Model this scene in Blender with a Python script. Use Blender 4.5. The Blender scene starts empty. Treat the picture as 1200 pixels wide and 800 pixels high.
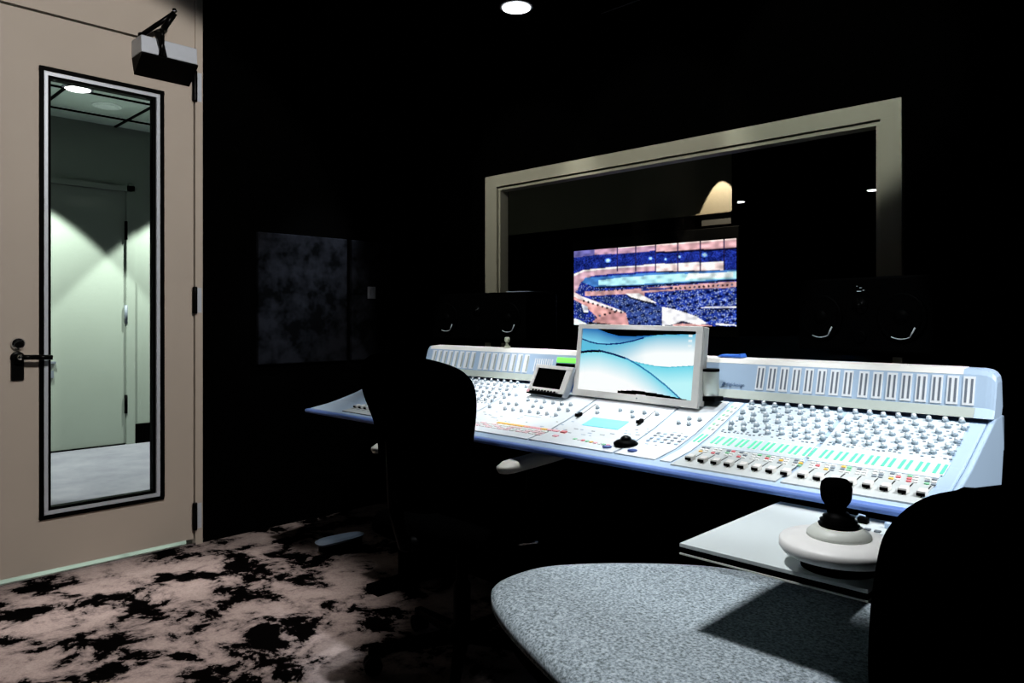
import bpy, bmesh, math, random
import numpy as np
from mathutils import Vector, Matrix
random.seed(7)
S = bpy.context.scene
C = S.collection

# ---------------------------------------------------------------- camera, world, lights, exposure
HC = 1.11                                   # camera height, seated eye level
R_ = Vector((.7152, .6990, 0)); F_ = Vector((-.6990, .7152, 0))
cam = bpy.data.cameras.new('camera'); co = bpy.data.objects.new('camera', cam); C.objects.link(co)
cam.sensor_width = 36; cam.lens = 856 / 1200 * 36; cam.shift_y = -29 / 1200
cam.clip_start = .05
co.matrix_world = Matrix(((R_.x, 0, -F_.x, 0), (R_.y, 0, -F_.y, 0), (0, 1, 0, HC), (0, 0, 0, 1)))
S.camera = co

w = bpy.data.worlds.new('world'); S.world = w; w.use_nodes = True
w.node_tree.nodes['Background'].inputs[0].default_value = (0, 0, 0, 1)
w.node_tree.nodes['Background'].inputs[1].default_value = 0
vs = S.view_settings; vs.view_transform = 'Standard'; vs.look = 'None'; vs.exposure = 0; vs.gamma = 1
vs.use_curve_mapping = False
S.cycles.max_bounces = 6

CZ = 2.75                                   # ceiling height
#        name                position               aims at              watts  cone  blend  colour          radius
SPOTS = [('door_spot',      (-.60, .90, CZ-.03),  (-3.6, .95, 1.30),    275,  50,   .15, (1, .95, .90),  .05),
         ('carpet_spot',    (-2.75, .85, CZ-.03),  (-2.78, 1.02, 0),    250,  37,   .8, (1, .93, .88),  .04),
         ('console_spot_a', (-2.15, 2.0, CZ-.03),  (-2.10, 1.90, .8),   90,   33,   .5,  (.90, .95, 1),  .04),
         ('console_spot_b', (-1.50, 2.05, CZ-.03), (-1.52, 1.90, .8),   150,  39,   .4,  (.94, .97, 1),  .04),
         ('console_spot_c', (-.80, 2.05, CZ-.03),  (-.80, 1.90, .8),    90,   39,   .4,  (.90, .95, 1),  .04),
         ('console_spot_d', (1.40, 1.55, CZ-.03),  (-.38, 1.84, .76),   420,   18,   .6,  (.94, .97, 1),  .04),
         ('front_fill_a',   (-2.25, .30, CZ-.03),  (-2.20, 2.0, .94),   110,   20,   .6,  (.92, .96, 1),  .04),  # a to d: unseen fills added to lift the console's upright faces
         ('front_fill_b',   (-1.65, .30, CZ-.03),  (-1.62, 2.0, .94),   110,   20,   .6,  (.94, .97, 1),  .04),
         ('front_fill_c',   (-1.05, .30, CZ-.03),  (-1.05, 2.0, .94),   110,   20,   .6,  (.92, .96, 1),  .04),
         ('front_fill_d',   (-.55, .30, CZ-.03),   (-.55, 2.0, .94),    110,   20,   .6,  (.90, .95, 1),  .04),
         ('seat_fill',      (-1.0, .85, CZ-.03),   (-.76, 1.24, .60),   200,   31,   .5,  (.97, .98, 1),  .15),  # unseen fill added for the seat and side table
         ('panel_spot',     (-2.68, 2.775, CZ-.03), (-3.6, 2.04, 1.34), 260,   21,   1,   (.8, .88, 1),   .03),
         ('frame_spot_a',   (-3.05, 1.9, CZ-.03),  (-3.10, 3.3, 1.85),  50,   46,   .5,  (1, .98, .88),  .04),
         ('frame_spot_b',   (-2.15, 1.9, CZ-.03),  (-2.2, 3.3, 1.95),   50,   46,   .5,  (1, .98, .88),  .04),
         ('frame_spot_c',   (-1.25, 1.9, CZ-.03),  (-1.25, 3.3, 2.20),  50,   42,   .3,  (.95, 1, .90),  .04),
         ('corridor_spot_a',(-6.28, 1.35, CZ-.03), (-6.42, 1.45, 0),    400,   74,   .12, (.90, 1, .90),  .03),
         ('corridor_spot_b',(-6.28, 2.75, CZ-.03), (-6.42, 2.65, 0),    400,   74,   .12, (.90, 1, .90),  .03),
         ('corridor_spot_c',(-5.3, 1.9, CZ-.03),   (-5.3, 1.9, 0),      10,   58,   .5,  (.94, .97, 1),  .05),
         ('corridor_ceiling_fill',(-5.0, 1.7, .9),     (-5.75, 1.7, CZ),    40,   40,   .9,  (.88, 1, .94),  .05),  # unseen fill added to brighten the corridor ceiling
         ('pedal_fill',     (-3.3, 2.3, CZ-.03),   (-3.03, 1.92, .06),    16,   5,    .5,  (.9, .95, 1),    .01),  # narrow unseen fill added to brighten the pedal
         ('speaker_fill_a', (-2.3, 1.0, CZ-.03),   (-2.90, 2.72, 1.08), 90,   17,   .4,  (.9, .97, 1),   .03),  # a and b: unseen fills added to brighten the woofer arcs
         ('speaker_fill_b', (-1.2, 1.0, CZ-.03),   (-.93, 2.72, 1.08),  90,   13,   .4,  (.9, .97, 1),   .03),
         ('scallop_spot',   (-2.965, 5.343, 2.60), (-2.965, 5.343, 0),  400,   45,   .03, (1, .90, .68),  .004)]
for n, p, a, e, c, b, col, r in SPOTS:
    l = bpy.data.lights.new(n, 'SPOT'); l.energy = e; l.spot_size = math.radians(c); l.spot_blend = b
    l.color = col; l.shadow_soft_size = r
    o = bpy.data.objects.new(n, l); C.objects.link(o); o.location = p
    o.rotation_euler = (Vector(a) - Vector(p)).to_track_quat('-Z', 'Y').to_euler()

# ---------------------------------------------------------------- materials
def mat(name, col, rough=.6, metal=0, spec=.3, emit=0, var=.06, scale=30, bump=0):
    m = bpy.data.materials.new(name); m.use_nodes = True
    nt = m.node_tree; b = nt.nodes['Principled BSDF']
    b.inputs['Roughness'].default_value = rough; b.inputs['Metallic'].default_value = metal
    b.inputs['Specular IOR Level'].default_value = spec
    tc = nt.nodes.new('ShaderNodeTexCoord'); nz = nt.nodes.new('ShaderNodeTexNoise')
    nz.inputs['Scale'].default_value = scale; nt.links.new(tc.outputs['Object'], nz.inputs['Vector'])
    mr = nt.nodes.new('ShaderNodeMix'); mr.data_type = 'RGBA'
    mr.inputs['A'].default_value = (*[c * (1 - var) for c in col], 1)
    mr.inputs['B'].default_value = (*[min(1, c * (1 + var)) for c in col], 1)
    nt.links.new(nz.outputs['Fac'], mr.inputs['Factor']); nt.links.new(mr.outputs['Result'], b.inputs['Base Color'])
    if emit:
        nt.links.new(mr.outputs['Result'], b.inputs['Emission Color']); b.inputs['Emission Strength'].default_value = emit
    if bump:
        bp = nt.nodes.new('ShaderNodeBump'); bp.inputs['Strength'].default_value = bump; bp.inputs['Distance'].default_value = .003
        nt.links.new(nz.outputs['Fac'], bp.inputs['Height']); nt.links.new(bp.outputs['Normal'], b.inputs['Normal'])
    return m

def mottle(name, stops, scale, detail=6, rough=.95, thresh=None, dist=0, scale2=None, stops2=None):
    """noise -> colour ramp, optionally mixed with a second finer one"""
    m = bpy.data.materials.new(name); m.use_nodes = True
    nt = m.node_tree; b = nt.nodes['Principled BSDF']; b.inputs['Roughness'].default_value = rough
    b.inputs['Specular IOR Level'].default_value = 0
    tc = nt.nodes.new('ShaderNodeTexCoord')
    def one(sc, st, det):
        nz = nt.nodes.new('ShaderNodeTexNoise'); nz.inputs['Scale'].default_value = sc
        nz.inputs['Detail'].default_value = det; nz.inputs['Distortion'].default_value = dist
        nz.inputs['Roughness'].default_value = .68
        nt.links.new(tc.outputs['Object'], nz.inputs['Vector'])
        cr = nt.nodes.new('ShaderNodeValToRGB'); nt.links.new(nz.outputs['Fac'], cr.inputs['Fac'])
        el = cr.color_ramp.elements
        el[0].position, el[0].color = st[0][0], (*st[0][1], 1); el[1].position, el[1].color = st[-1][0], (*st[-1][1], 1)
        for p, c in st[1:-1]:
            e = el.new(p); e.color = (*c, 1)
        return cr.outputs['Color']
    out = one(scale, stops, detail)
    if stops2:
        mx = nt.nodes.new('ShaderNodeMix'); mx.data_type = 'RGBA'; mx.blend_type = 'MULTIPLY'
        mx.inputs['Factor'].default_value = 1
        nt.links.new(out, mx.inputs['A']); nt.links.new(one(scale2, stops2, 2), mx.inputs['B']); out = mx.outputs['Result']
    nt.links.new(out, b.inputs['Base Color'])
    return m

def glassy(name, k=.004, tint=(1, 1, 1)):
    m = bpy.data.materials.new(name); m.use_nodes = True; nt = m.node_tree; nt.nodes.clear()
    o = nt.nodes.new('ShaderNodeOutputMaterial'); t = nt.nodes.new('ShaderNodeBsdfTransparent')
    g = nt.nodes.new('ShaderNodeBsdfGlossy'); x = nt.nodes.new('ShaderNodeMixShader')
    t.inputs[0].default_value = (*tint, 1); g.inputs['Roughness'].default_value = .02; x.inputs[0].default_value = k
    nt.links.new(t.outputs[0], x.inputs[1]); nt.links.new(g.outputs[0], x.inputs[2]); nt.links.new(x.outputs[0], o.inputs[0])
    return m

def picture_mat(name, attr, strength):
    m = bpy.data.materials.new(name); m.use_nodes = True; nt = m.node_tree; b = nt.nodes['Principled BSDF']
    a = nt.nodes.new('ShaderNodeAttribute'); a.attribute_name = attr
    b.inputs['Base Color'].default_value = (0, 0, 0, 1); b.inputs['Specular IOR Level'].default_value = 0
    nt.links.new(a.outputs['Color'], b.inputs['Emission Color']); b.inputs['Emission Strength'].default_value = strength
    return m

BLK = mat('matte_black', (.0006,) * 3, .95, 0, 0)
BLKP = mat('black_plastic', (.0008,) * 3, .5, 0, .02)
BLKF = mat('black_fabric', (.0006,) * 3, 1, 0, 0, scale=400, bump=.2)
CHAR = mat('black_gloss', (.001,) * 3, .3, 0, .08)
DOORC = mat('beige_paint', (.44, .385, .33), .55, 0, .15, scale=3, var=.05)
FRAMEC = mat('beige_frame_paint', (.40, .39, .31), .5, 0, .15, scale=4)
SILV = mat('brushed_silver', (.50, .54, .60), .4, .2, .4)
CHROME = mat('chrome', (.8, .82, .85), .12, 1)
GREYM = mat('grey_metal', (.25, .27, .31), .4, .4)
WHITEP = mat('white_plastic', (.80, .80, .78), .4, 0, .3)
OFFW = mat('warm_white_plastic', (.72, .70, .66), .4, 0, .3)
CONS = mat('console_panel', (.58, .66, .70), .45, 0, .25, scale=60, var=.03)
CONSB = mat('console_blue_grey', (.38, .50, .64), .4, 0, .3, scale=5, var=.03)
CONSF = mat('console_fader_panel', (.50, .53, .52), .45, 0, .25)
CONSE = mat('console_blue_edge', (.10, .18, .46), .45, 0, .3)
CONSW = mat('console_white_edge', (.82, .80, .74), .4)
CONSG = mat('console_green_grey', (.34, .38, .34), .5)
PLATE = mat('meter_white', (.76, .78, .80), .5)
SLOT = mat('meter_dark_slot', (.13, .15, .18), .5)
KNOB = mat('knob_silver', (.72, .78, .82), .25, .35, .5)
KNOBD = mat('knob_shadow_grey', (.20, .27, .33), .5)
GREEN = mat('green_backlit', (.10, .62, .36), .5, emit=.22)
RED = mat('red_button', (.80, .18, .20), .5); ORA = mat('orange_button', (.95, .55, .10), .5)
PINK = mat('pink_button', (.9, .45, .5), .5); GRNB = mat('green_button', (.25, .60, .35), .5)
GRYB = mat('grey_button', (.22, .26, .30), .5)
CYAN = mat('cyan_display', (.22, .78, .86), .4, emit=.35)
LIME = mat('lime_display', (.20, .85, .10), .4, emit=.7)
BLUE = mat('blue_glossy', (.06, .20, .75), .35, 0, .5)
BLUED = mat('dark_blue_button', (.05, .10, .35), .4)
LAMPE = mat('lamp_glow', (1, 1, 1), .5, emit=4)
TABLE = mat('grey_white_laminate', (.58, .64, .64), .35, 0, .3, scale=2, var=.04)
CORW = mat('corridor_green_white_paint', (.27, .31, .27), .5, 0, .2, scale=2)
PALEB = mat('pale_blue_grey_rubber', (.46, .60, .78), .5)
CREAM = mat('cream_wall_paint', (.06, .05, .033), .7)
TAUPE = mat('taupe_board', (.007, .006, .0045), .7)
PANELM = mottle('slate_acoustic_fabric', [(.40, (.0015, .0017, .002)), (.62, (.009, .010, .013))], 7, 3)
CARPET = mottle('mauve_black_carpet', [(.455, (.0015, .0012, .0012)), (.472, (.16, .13, .125)), (.54, (.36, .29, .27)), (.70, (.46, .38, .35))],
                5.5, 10, dist=.25, scale2=130, stops2=[(.3, (.72, .72, .74)), (.7, (1, 1, 1))])
CORF = mottle('corridor_lavender_carpet', [(.3, (.125, .125, .15)), (.7, (.18, .18, .205))], 3, 5)
SEATM = mottle('grey_speckled_upholstery', [(.34, (.10, .12, .12)), (.50, (.26, .31, .34)), (.66, (.46, .52, .56))], 170, 3)

# ---------------------------------------------------------------- mesh helpers
class MB:
    def __init__(s): s.v = []; s.f = []; s.m = []; s.mats = []; s.sm = []
    def mi(s, m):
        if m not in s.mats: s.mats.append(m)
        return s.mats.index(m)
    def add(s, vs, fs, m, smooth=False):
        k = len(s.v); i = s.mi(m); s.v += [tuple(v) for v in vs]
        for f in fs: s.f.append([k + j for j in f]); s.m.append(i); s.sm.append(smooth)
        return s
    def hexa(s, p, m):
        return s.add(p, [(0, 3, 2, 1), (4, 5, 6, 7), (0, 1, 5, 4), (1, 2, 6, 5), (2, 3, 7, 6), (3, 0, 4, 7)], m)
    def box(s, x0, x1, y0, y1, z0, z1, m):
        return s.hexa([(x0, y0, z0), (x1, y0, z0), (x1, y1, z0), (x0, y1, z0), (x0, y0, z1), (x1, y0, z1), (x1, y1, z1), (x0, y1, z1)], m)
    def prism(s, pts, vec, m, smooth=False):
        n = len(pts); a = [Vector(p) for p in pts]; b = [p + Vector(vec) for p in a]
        s.add(a + b, [list(range(n))[::-1], list(range(n, 2 * n))], m)
        return s.add(a + b, [(i, (i + 1) % n, n + (i + 1) % n, n + i) for i in range(n)], m, smooth)
    def lathe(s, prof, c, m, n=24, axis=(0, 0, 1), smooth=True):
        q = Vector((0, 0, 1)).rotation_difference(Vector(axis)); c = Vector(c); vs = []
        for r, z in prof:
            for k in range(n):
                a = 2 * math.pi * k / n; vs.append(c + q @ Vector((r * math.cos(a), r * math.sin(a), z)))
        fs = [(i * n + k, i * n + (k + 1) % n, (i + 1) * n + (k + 1) % n, (i + 1) * n + k) for i in range(len(prof) - 1) for k in range(n)]
        s.add(vs, fs, m, smooth)
        L = len(prof) - 1
        s.add(vs[:n], [list(range(n))[::-1]], m); s.add(vs[L * n:], [list(range(n))], m)
        return s
    def tube(s, p0, p1, r, m, n=10, r1=None):
        p0 = Vector(p0); d = Vector(p1) - p0
        return s.lathe([(r, 0), (r if r1 is None else r1, d.length)], p0, m, n, d)
    def path(s, pts, r, m, n=8):
        for a, b in zip(pts, pts[1:]): s.tube(a, b, r, m, n)
        for p in pts[1:-1]: s.lathe([(.2 * r, -.98 * r), (.8 * r, -.6 * r), (r, 0), (.8 * r, .6 * r), (.2 * r, .98 * r)], p, m, n)
        return s
    def build(s, name, parent=None, bevel=0, local=False, seg=2, sub=0):
        me = bpy.data.meshes.new(name)
        if parent is not None: off = Vector((0, 0, 0)) if local else Vector(parent['o'])
        else:
            a = np.array(s.v); off = Vector(((a[:, 0].min() + a[:, 0].max()) / 2, (a[:, 1].min() + a[:, 1].max()) / 2, a[:, 2].min()))
        me.from_pydata([tuple(Vector(v) - off) for v in s.v], [], s.f)
        for mm in s.mats: me.materials.append(mm)
        me.polygons.foreach_set('material_index', s.m); me.polygons.foreach_set('use_smooth', s.sm)
        bm = bmesh.new(); bm.from_mesh(me)
        bmesh.ops.remove_doubles(bm, verts=bm.verts, dist=1e-6)
        bmesh.ops.recalc_face_normals(bm, faces=bm.faces); bm.to_mesh(me); bm.free()
        o = bpy.data.objects.new(name, me); C.objects.link(o)
        if parent is not None: o.parent = parent
        else: o.location = off
        o['o'] = tuple(off)
        if bevel:
            b = o.modifiers.new('bevel', 'BEVEL'); b.width = bevel; b.segments = seg; b.limit_method = 'ANGLE'; b.angle_limit = math.radians(35)
        if sub:
            b = o.modifiers.new('sub', 'SUBSURF'); b.levels = sub; b.render_levels = sub
        return o

def sub(o, parent):       # a sub-part: mesh in world coordinates under a part
    return o
def tag(o, label, cat, group=None):
    o['label'] = label; o['category'] = cat
    if group: o['group'] = group
    return o
def struct(o): o['kind'] = 'structure'; return o
def thing(name, label, cat, loc, group=None, rz=0):
    o = bpy.data.objects.new(name, None); C.objects.link(o); o.location = loc; o.rotation_euler = (0, 0, rz); o['o'] = tuple(loc)
    o.empty_display_size = .1
    return tag(o, label, cat, group)
def part(mb, name, parent, **k):
    """part or sub-part in world coordinates; the origin of the whole thing is handed down"""
    o = mb.build(name, parent, **k); o['o'] = parent['o']; return o
def copy_tree(o, parent=None):
    c = o.copy(); C.objects.link(c)
    if parent: c.parent = parent
    for ch in list(o.children): copy_tree(ch, c)
    return c
def rgrid(x0, x1, y0, y1, z, m): pass

# ================================================================ SETTING
XW, YW = -3.6, 3.3
struct(MB().box(-3.72, 1.6, -2.2, 3.3, -.05, 0, CARPET).build('floor'))
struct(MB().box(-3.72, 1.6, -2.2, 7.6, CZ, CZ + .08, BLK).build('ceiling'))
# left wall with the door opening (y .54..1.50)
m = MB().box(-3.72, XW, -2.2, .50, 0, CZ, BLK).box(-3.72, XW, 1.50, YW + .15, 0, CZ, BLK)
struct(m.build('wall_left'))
# wall with the studio window: opening x -3.325..-1.038, z .95..1.94
FX0, FX1, FZ0, FZ1 = -3.435, -.953, .78, 2.013
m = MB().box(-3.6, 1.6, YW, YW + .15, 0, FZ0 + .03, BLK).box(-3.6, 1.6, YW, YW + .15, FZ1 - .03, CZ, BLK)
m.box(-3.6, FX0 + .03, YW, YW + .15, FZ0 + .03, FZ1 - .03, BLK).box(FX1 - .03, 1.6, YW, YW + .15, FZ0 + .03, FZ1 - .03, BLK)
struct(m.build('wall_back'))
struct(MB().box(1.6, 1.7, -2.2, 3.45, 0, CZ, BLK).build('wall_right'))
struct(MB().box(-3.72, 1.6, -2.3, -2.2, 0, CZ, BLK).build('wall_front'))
# studio window: frame with face boards, an inner stop and a pane
m = MB()
W = .075
for (a, b, c, d) in ((FX0, FX1, FZ1 - W, FZ1), (FX0, FX1, FZ0, FZ0 + W), (FX0, FX0 + .105, FZ0 + W, FZ1 - W), (FX1 - .083, FX1, FZ0 + W, FZ1 - W)):
    m.box(a, b, YW - .035, YW - .001, c, d, FRAMEC)
wf = struct(m.build('window_1', bevel=.002)); 
ix0, ix1, iz0, iz1 = FX0 + .105, FX1 - .083, FZ0 + W, FZ1 - W
m = MB()
for (a, b, c, d) in ((ix0, ix1, iz1 - .022, iz1 - .004), (ix0, ix1, iz0 + .004, iz0 + .022), (ix0 + .004, ix0 + .02, iz0 + .022, iz1 - .022), (ix1 - .02, ix1 - .004, iz0 + .022, iz1 - .022)):
    m.box(a, b, YW - .02, YW + .05, c, d, FRAMEC)
part(m, 'window_stop', wf, bevel=.001)
part(MB().box(ix0 + .02, ix1 - .02, YW + .02, YW + .026, iz0 + .022, iz1 - .022, glassy('window_pane_glass')), 'pane', wf)
# the studio beyond the window
struct(MB().box(-6.5, 1.6, 3.45, 14, -.05, 0, BLK).build('floor_studio'))
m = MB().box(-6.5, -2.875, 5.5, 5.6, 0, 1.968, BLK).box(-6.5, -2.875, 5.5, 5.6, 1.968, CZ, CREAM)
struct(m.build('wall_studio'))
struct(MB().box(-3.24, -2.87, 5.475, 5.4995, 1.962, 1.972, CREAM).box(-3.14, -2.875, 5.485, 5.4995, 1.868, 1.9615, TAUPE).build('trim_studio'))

# ---- door in the left wall
m = MB().box(-3.70, XW + .012, 1.466, 1.502, 0, CZ, DOORC).box(-3.70, XW + .004, .50, 1.466, 2.408, CZ, DOORC).box(-3.70, XW + .012, .50, .535, 0, 2.408, DOORC)
struct(m.build('trim_1', bevel=.001))
struct(MB().box(-3.68, XW + .02, .535, 1.466, 0, .012, CHROME).build('trim_2', bevel=.002))
dy0, dy1 = .54, 1.461
gy0, gy1, gz0, gz1 = .813, 1.321, .247, 2.176
m = MB(); X0, X1 = -3.648, XW
m.box(X0, X1, dy0, gy0 + .02, .028, 2.398, DOORC).box(X0, X1, gy1 - .02, dy1, .028, 2.398, DOORC)
m.box(X0, X1, gy0 + .02, gy1 - .02, .028, gz0 + .02, DOORC).box(X0, X1, gy0 + .02, gy1 - .02, gz1 - .02, 2.398, DOORC)
door = struct(m.build('door_1'))
def ring(mb, x0, x1, a, b, c, d, wd, mt):
    mb.box(x0, x1, a, b, c, c + wd, mt).box(x0, x1, a, b, d - wd, d, mt).box(x0, x1, a, a + wd, c + wd, d - wd, mt).box(x0, x1, b - wd, b, c + wd, d - wd, mt)
m = MB(); ring(m, XW - .01, XW + .012, gy0, gy1, gz0, gz1, .017, BLKP)
k = part(m, 'vision_panel_frame', door, bevel=.002); k['label'] = 'black rubber outer frame of the door window'
m = MB(); ring(m, XW - .02, XW + .007, gy0 + .0172, gy1 - .0172, gz0 + .0172, gz1 - .0172, .016, SILV)
k2 = part(m, 'glazing_bead', k, bevel=.002); k2['label'] = 'silver metal bead inside the black frame'
m = MB(); ring(m, -3.646, XW - .004, gy0 + .0334, gy1 - .0334, gz0 + .0334, gz1 - .0334, .012, BLKP)
part(m, 'gasket', k)
part(MB().box(-3.628, -3.622, gy0 + .045, gy1 - .045, gz0 + .045, gz1 - .045, glassy('door_glass', .006)), 'pane', door)
# lever handle, deadbolt
m = MB().lathe([(.026, 0), (.026, .012), (.018, .014)], (XW, .735, .94), CHAR, 24, (1, 0, 0)).box(XW, XW + .012, .712, .758, .845, .95, CHAR)
h = part(m, 'door_handle', door, bevel=.003)
m = MB().tube((XW + .012, .735, .943), (XW + .055, .735, .943), .010, CHAR, 16).path([(XW + .052, .733, .943), (XW + .056, .79, .941), (XW + .052, .85, .938)], .0105, CHAR, 12)
m.lathe([(.010, 0), (.0112, .004), (.004, .008)], (XW + .055, .735, .943), CHROME, 16, (1, 0, 0))
part(m, 'lever', h)
m = MB().lathe([(.026, 0), (.026, .012), (.018, .02)], (XW, .737, .998), CHROME, 24, (1, 0, 0)).lathe([(.014, 0), (.013, .012)], (XW + .02, .737, .994), CHAR, 20, (1, 0, 0))
part(m, 'deadbolt', door)
# three hinges
for z0, z1 in ((2.155, 2.305), (1.125, 1.256), (.073, .206)):
    m = MB().lathe([(.010, 0), (.0115, .006), (.0115, z1 - z0 - .006), (.010, z1 - z0)], (XW + .016, 1.462, z0), CHAR, 14)
    for q in range(1, 4): m.lathe([(.0122, 0), (.0122, .004)], (XW + .016, 1.462, z0 + (z1 - z0) * q / 4), CHAR, 14)
    hg = part(m, 'hinge', door)
    part(MB().box(XW + .0122, XW + .0135, 1.474, 1.496, z0 + .005, z1 - .005, SILV), 'hinge_leaf', hg)
# overhead closer with folded arm
m = MB().prism([(-3.6, 1.18, 2.38), (-3.48, 1.18, 2.377), (-3.475, 1.18, 2.300), (-3.6, 1.18, 2.300)], (0, .25, 0), SILV)
cl = part(m, 'door_closer', door, bevel=.004); cl['label'] = 'grey box of the overhead door closer'
m = MB().prism([(-3.6, 1.18, 2.299), (-3.472, 1.18, 2.299), (-3.472, 1.18, 2.290), (-3.6, 1.19, 2.225)], (0, .252, 0), BLKP)  # black wedge puts the unlit shade under the closer into colour
part(m, 'closer_underside_shade', cl, bevel=.002)
m = MB().lathe([(.016, 0), (.016, .02), (.01, .024)], (-3.53, 1.20, 2.378), CHAR, 16)
m.path([(-3.53, 1.20, 2.392), (-3.42, 1.302, 2.49)], .011, CHAR).path([(-3.42, 1.302, 2.49), (-3.445, 1.265, 2.415)], .014, CHAR)
m.path([(-3.46, 1.262, 2.415), (-3.468, 1.268, 2.37), (-3.468, 1.262, 2.30)], .010, CHAR)
m.hexa([(-3.478, 1.262, 2.297), (-3.463, 1.262, 2.297), (-3.463, 1.288, 2.297), (-3.478, 1.288, 2.297), (-3.478, 1.235, 2.405), (-3.463, 1.235, 2.405), (-3.463, 1.262, 2.405), (-3.478, 1.262, 2.405)], CHAR)
a = part(m, 'closer_arm', cl); a['label'] = 'black folded closer arm'
part(MB().lathe([(.010, 0), (.013, .006), (.008, .016)], (-3.415, 1.300, 2.492), CHROME, 14), 'pivot_cap', cl)

# ---- corridor seen through the door window
struct(MB().box(-6.85, -3.72, -1.0, 6.0, -.05, 0, CORF).build('floor_corridor'))
m = MB().box(-6.85, -3.72, -1.0, 6.0, CZ, CZ + .05, mat('ceiling_tile', (.50, .60, .54), .9, 0, 0, scale=60))
struct(m.build('ceiling_corridor'))
m = MB()
for i in range(12): m.box(-6.84, -3.73, -.95 + .61 * i, -.93 + .61 * i, CZ - .012, CZ - .001, BLKP)
for i in range(5): m.box(-6.55 + .61 * i, -6.53 + .61 * i, -.95, 5.9, CZ - .013, CZ - .0021, BLKP)
struct(m.build('trim_3'))
m = MB().box(-6.95, -6.85, -1.0, .95, 0, CZ, CORW).box(-6.95, -6.85, 2.22, 6.0, 0, CZ, CORW).box(-6.95, -6.85, .95, 2.22, 2.2, CZ, CORW)
struct(m.build('wall_corridor'))
m = MB().box(-6.93, -6.835, 2.20, 2.27, 0, 2.25, CORW).box(-6.93, -6.835, .95, 1.0, 0, 2.25, CORW).box(-6.93, -6.835, .95, 2.27, 2.2, 2.25, CORW)
struct(m.build('trim_4', bevel=.002))
d2 = struct(MB().box(-6.90, -6.855, 1.0, 2.198, .012, 2.198, CORW).build('door_2'))
for z in (1.78, 1.05, .27):
    part(MB().lathe([(.013, 0), (.013, .16)], (-6.842, 2.197, z), SLOT if z == 1.05 else BLKP, 12), 'hinge', d2)
part(MB().box(-6.8545, -6.835, 1.57, 1.665, .728, .745, SLOT).box(-6.8545, -6.84, 1.56, 1.65, .61, .67, SLOT), 'door_handle', d2)
struct(MB().box(-6.90, -6.84, 1.0, 2.19, 0, .011, BLKP).build('trim_5'))
struct(MB().box(-6.849, -6.834, 2.275, 6.0, 0, .17, BLK).build('baseboard_corridor', bevel=.002))
def downlight(name, label, x, y, r, group=None, z=CZ, g=LAMPE, ringm=GREYM):
    t = thing(name, label, 'ceiling light', (x, y, z), group)
    part(MB().lathe([(r * 1.18, 0), (r * 1.16, -.006), (r * 1.0, -.008), (r * .98, -.001)], (x, y, z - .001), ringm, 40), 'trim_ring', t)
    part(MB().lathe([(r * .95, -.0095), (r * .95, -.012), (r * .6, -.016)], (x, y, z), g, 40), 'lens', t)
    return t
downlight('recessed_downlight', 'lit round ceiling light above the corridor, nearest in the door window', -5.89, 1.57, .085)
DIM = mat('dim_lens', (.5, .6, .55), .6, emit=.15)
downlight('recessed_downlight', 'dim round ceiling light in corridor ceiling, right of the lit one', -6.22, 1.86, .09, g=DIM, ringm=DIM)
downlight('recessed_downlight', 'bright round ceiling light at top edge of the control room', -2.68, 2.775, .078)
for i, (px, py, lb) in enumerate(((866, 236, 'small bright ceiling light beyond the glass beside the lit wall patch'),
                                  (1023, 222, 'small bright ceiling light beyond the glass near right window jamb'))):
    u = (px - 600) / 856; v = (371 - py) / 856; t = (CZ - HC) / v; d = F_ + R_ * u
    downlight('recessed_downlight', lb, d.x * t, d.y * t, 6.5 * t / 856, 'ceiling lights of the studio beyond')
struct(MB().box(-7, 1.6, 7.6, 14.1, CZ, CZ + .08, BLK).build('ceiling_studio'))
# ceiling track
m = MB().prism([(-2.59, 3.14, CZ - .001), (-2.585, 3.14, CZ - .02), (-2.575, 3.14, CZ - .02), (-2.57, 3.14, CZ - .001)], (.62, 0, 0), BLKP)
t = thing('ceiling_track', 'thin dark track along the ceiling above the window', 'track', (-2.3, 3.14, CZ))
part(m, 'rail', t); part(MB().box(-2.40, -1.97, 3.1375, 3.139, CZ - .016, CZ - .013, GREYM), 'track_glint', t)  # grey strip paints the lit edge of the rail

# wall panels by the door, switch
tag(MB().box(XW + .001, XW + .03, 1.78, 2.315, .86, 1.55, PANELM).build('acoustic_panel', bevel=.006), 'dark slate acoustic wall panel right of the beige door', 'wall panel')
tag(MB().box(XW + .001, XW + .03, 2.345, 2.62, .86, 1.55, PANELM).build('acoustic_panel', bevel=.006), 'narrower dark slate wall panel carrying the small switch plate', 'wall panel')
t = thing('light_switch', 'small pale switch plate on dark wall panel', 'light switch', (XW + .031, 2.476, 1.215))
part(MB().box(XW + .031, XW + .037, 2.449, 2.503, 1.215, 1.285, GREYM), 'switch_plate', t, bevel=.002)
part(MB().box(XW + .0371, XW + .042, 2.468, 2.484, 1.235, 1.265, GREYM), 'rocker', t, bevel=.001)

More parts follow.
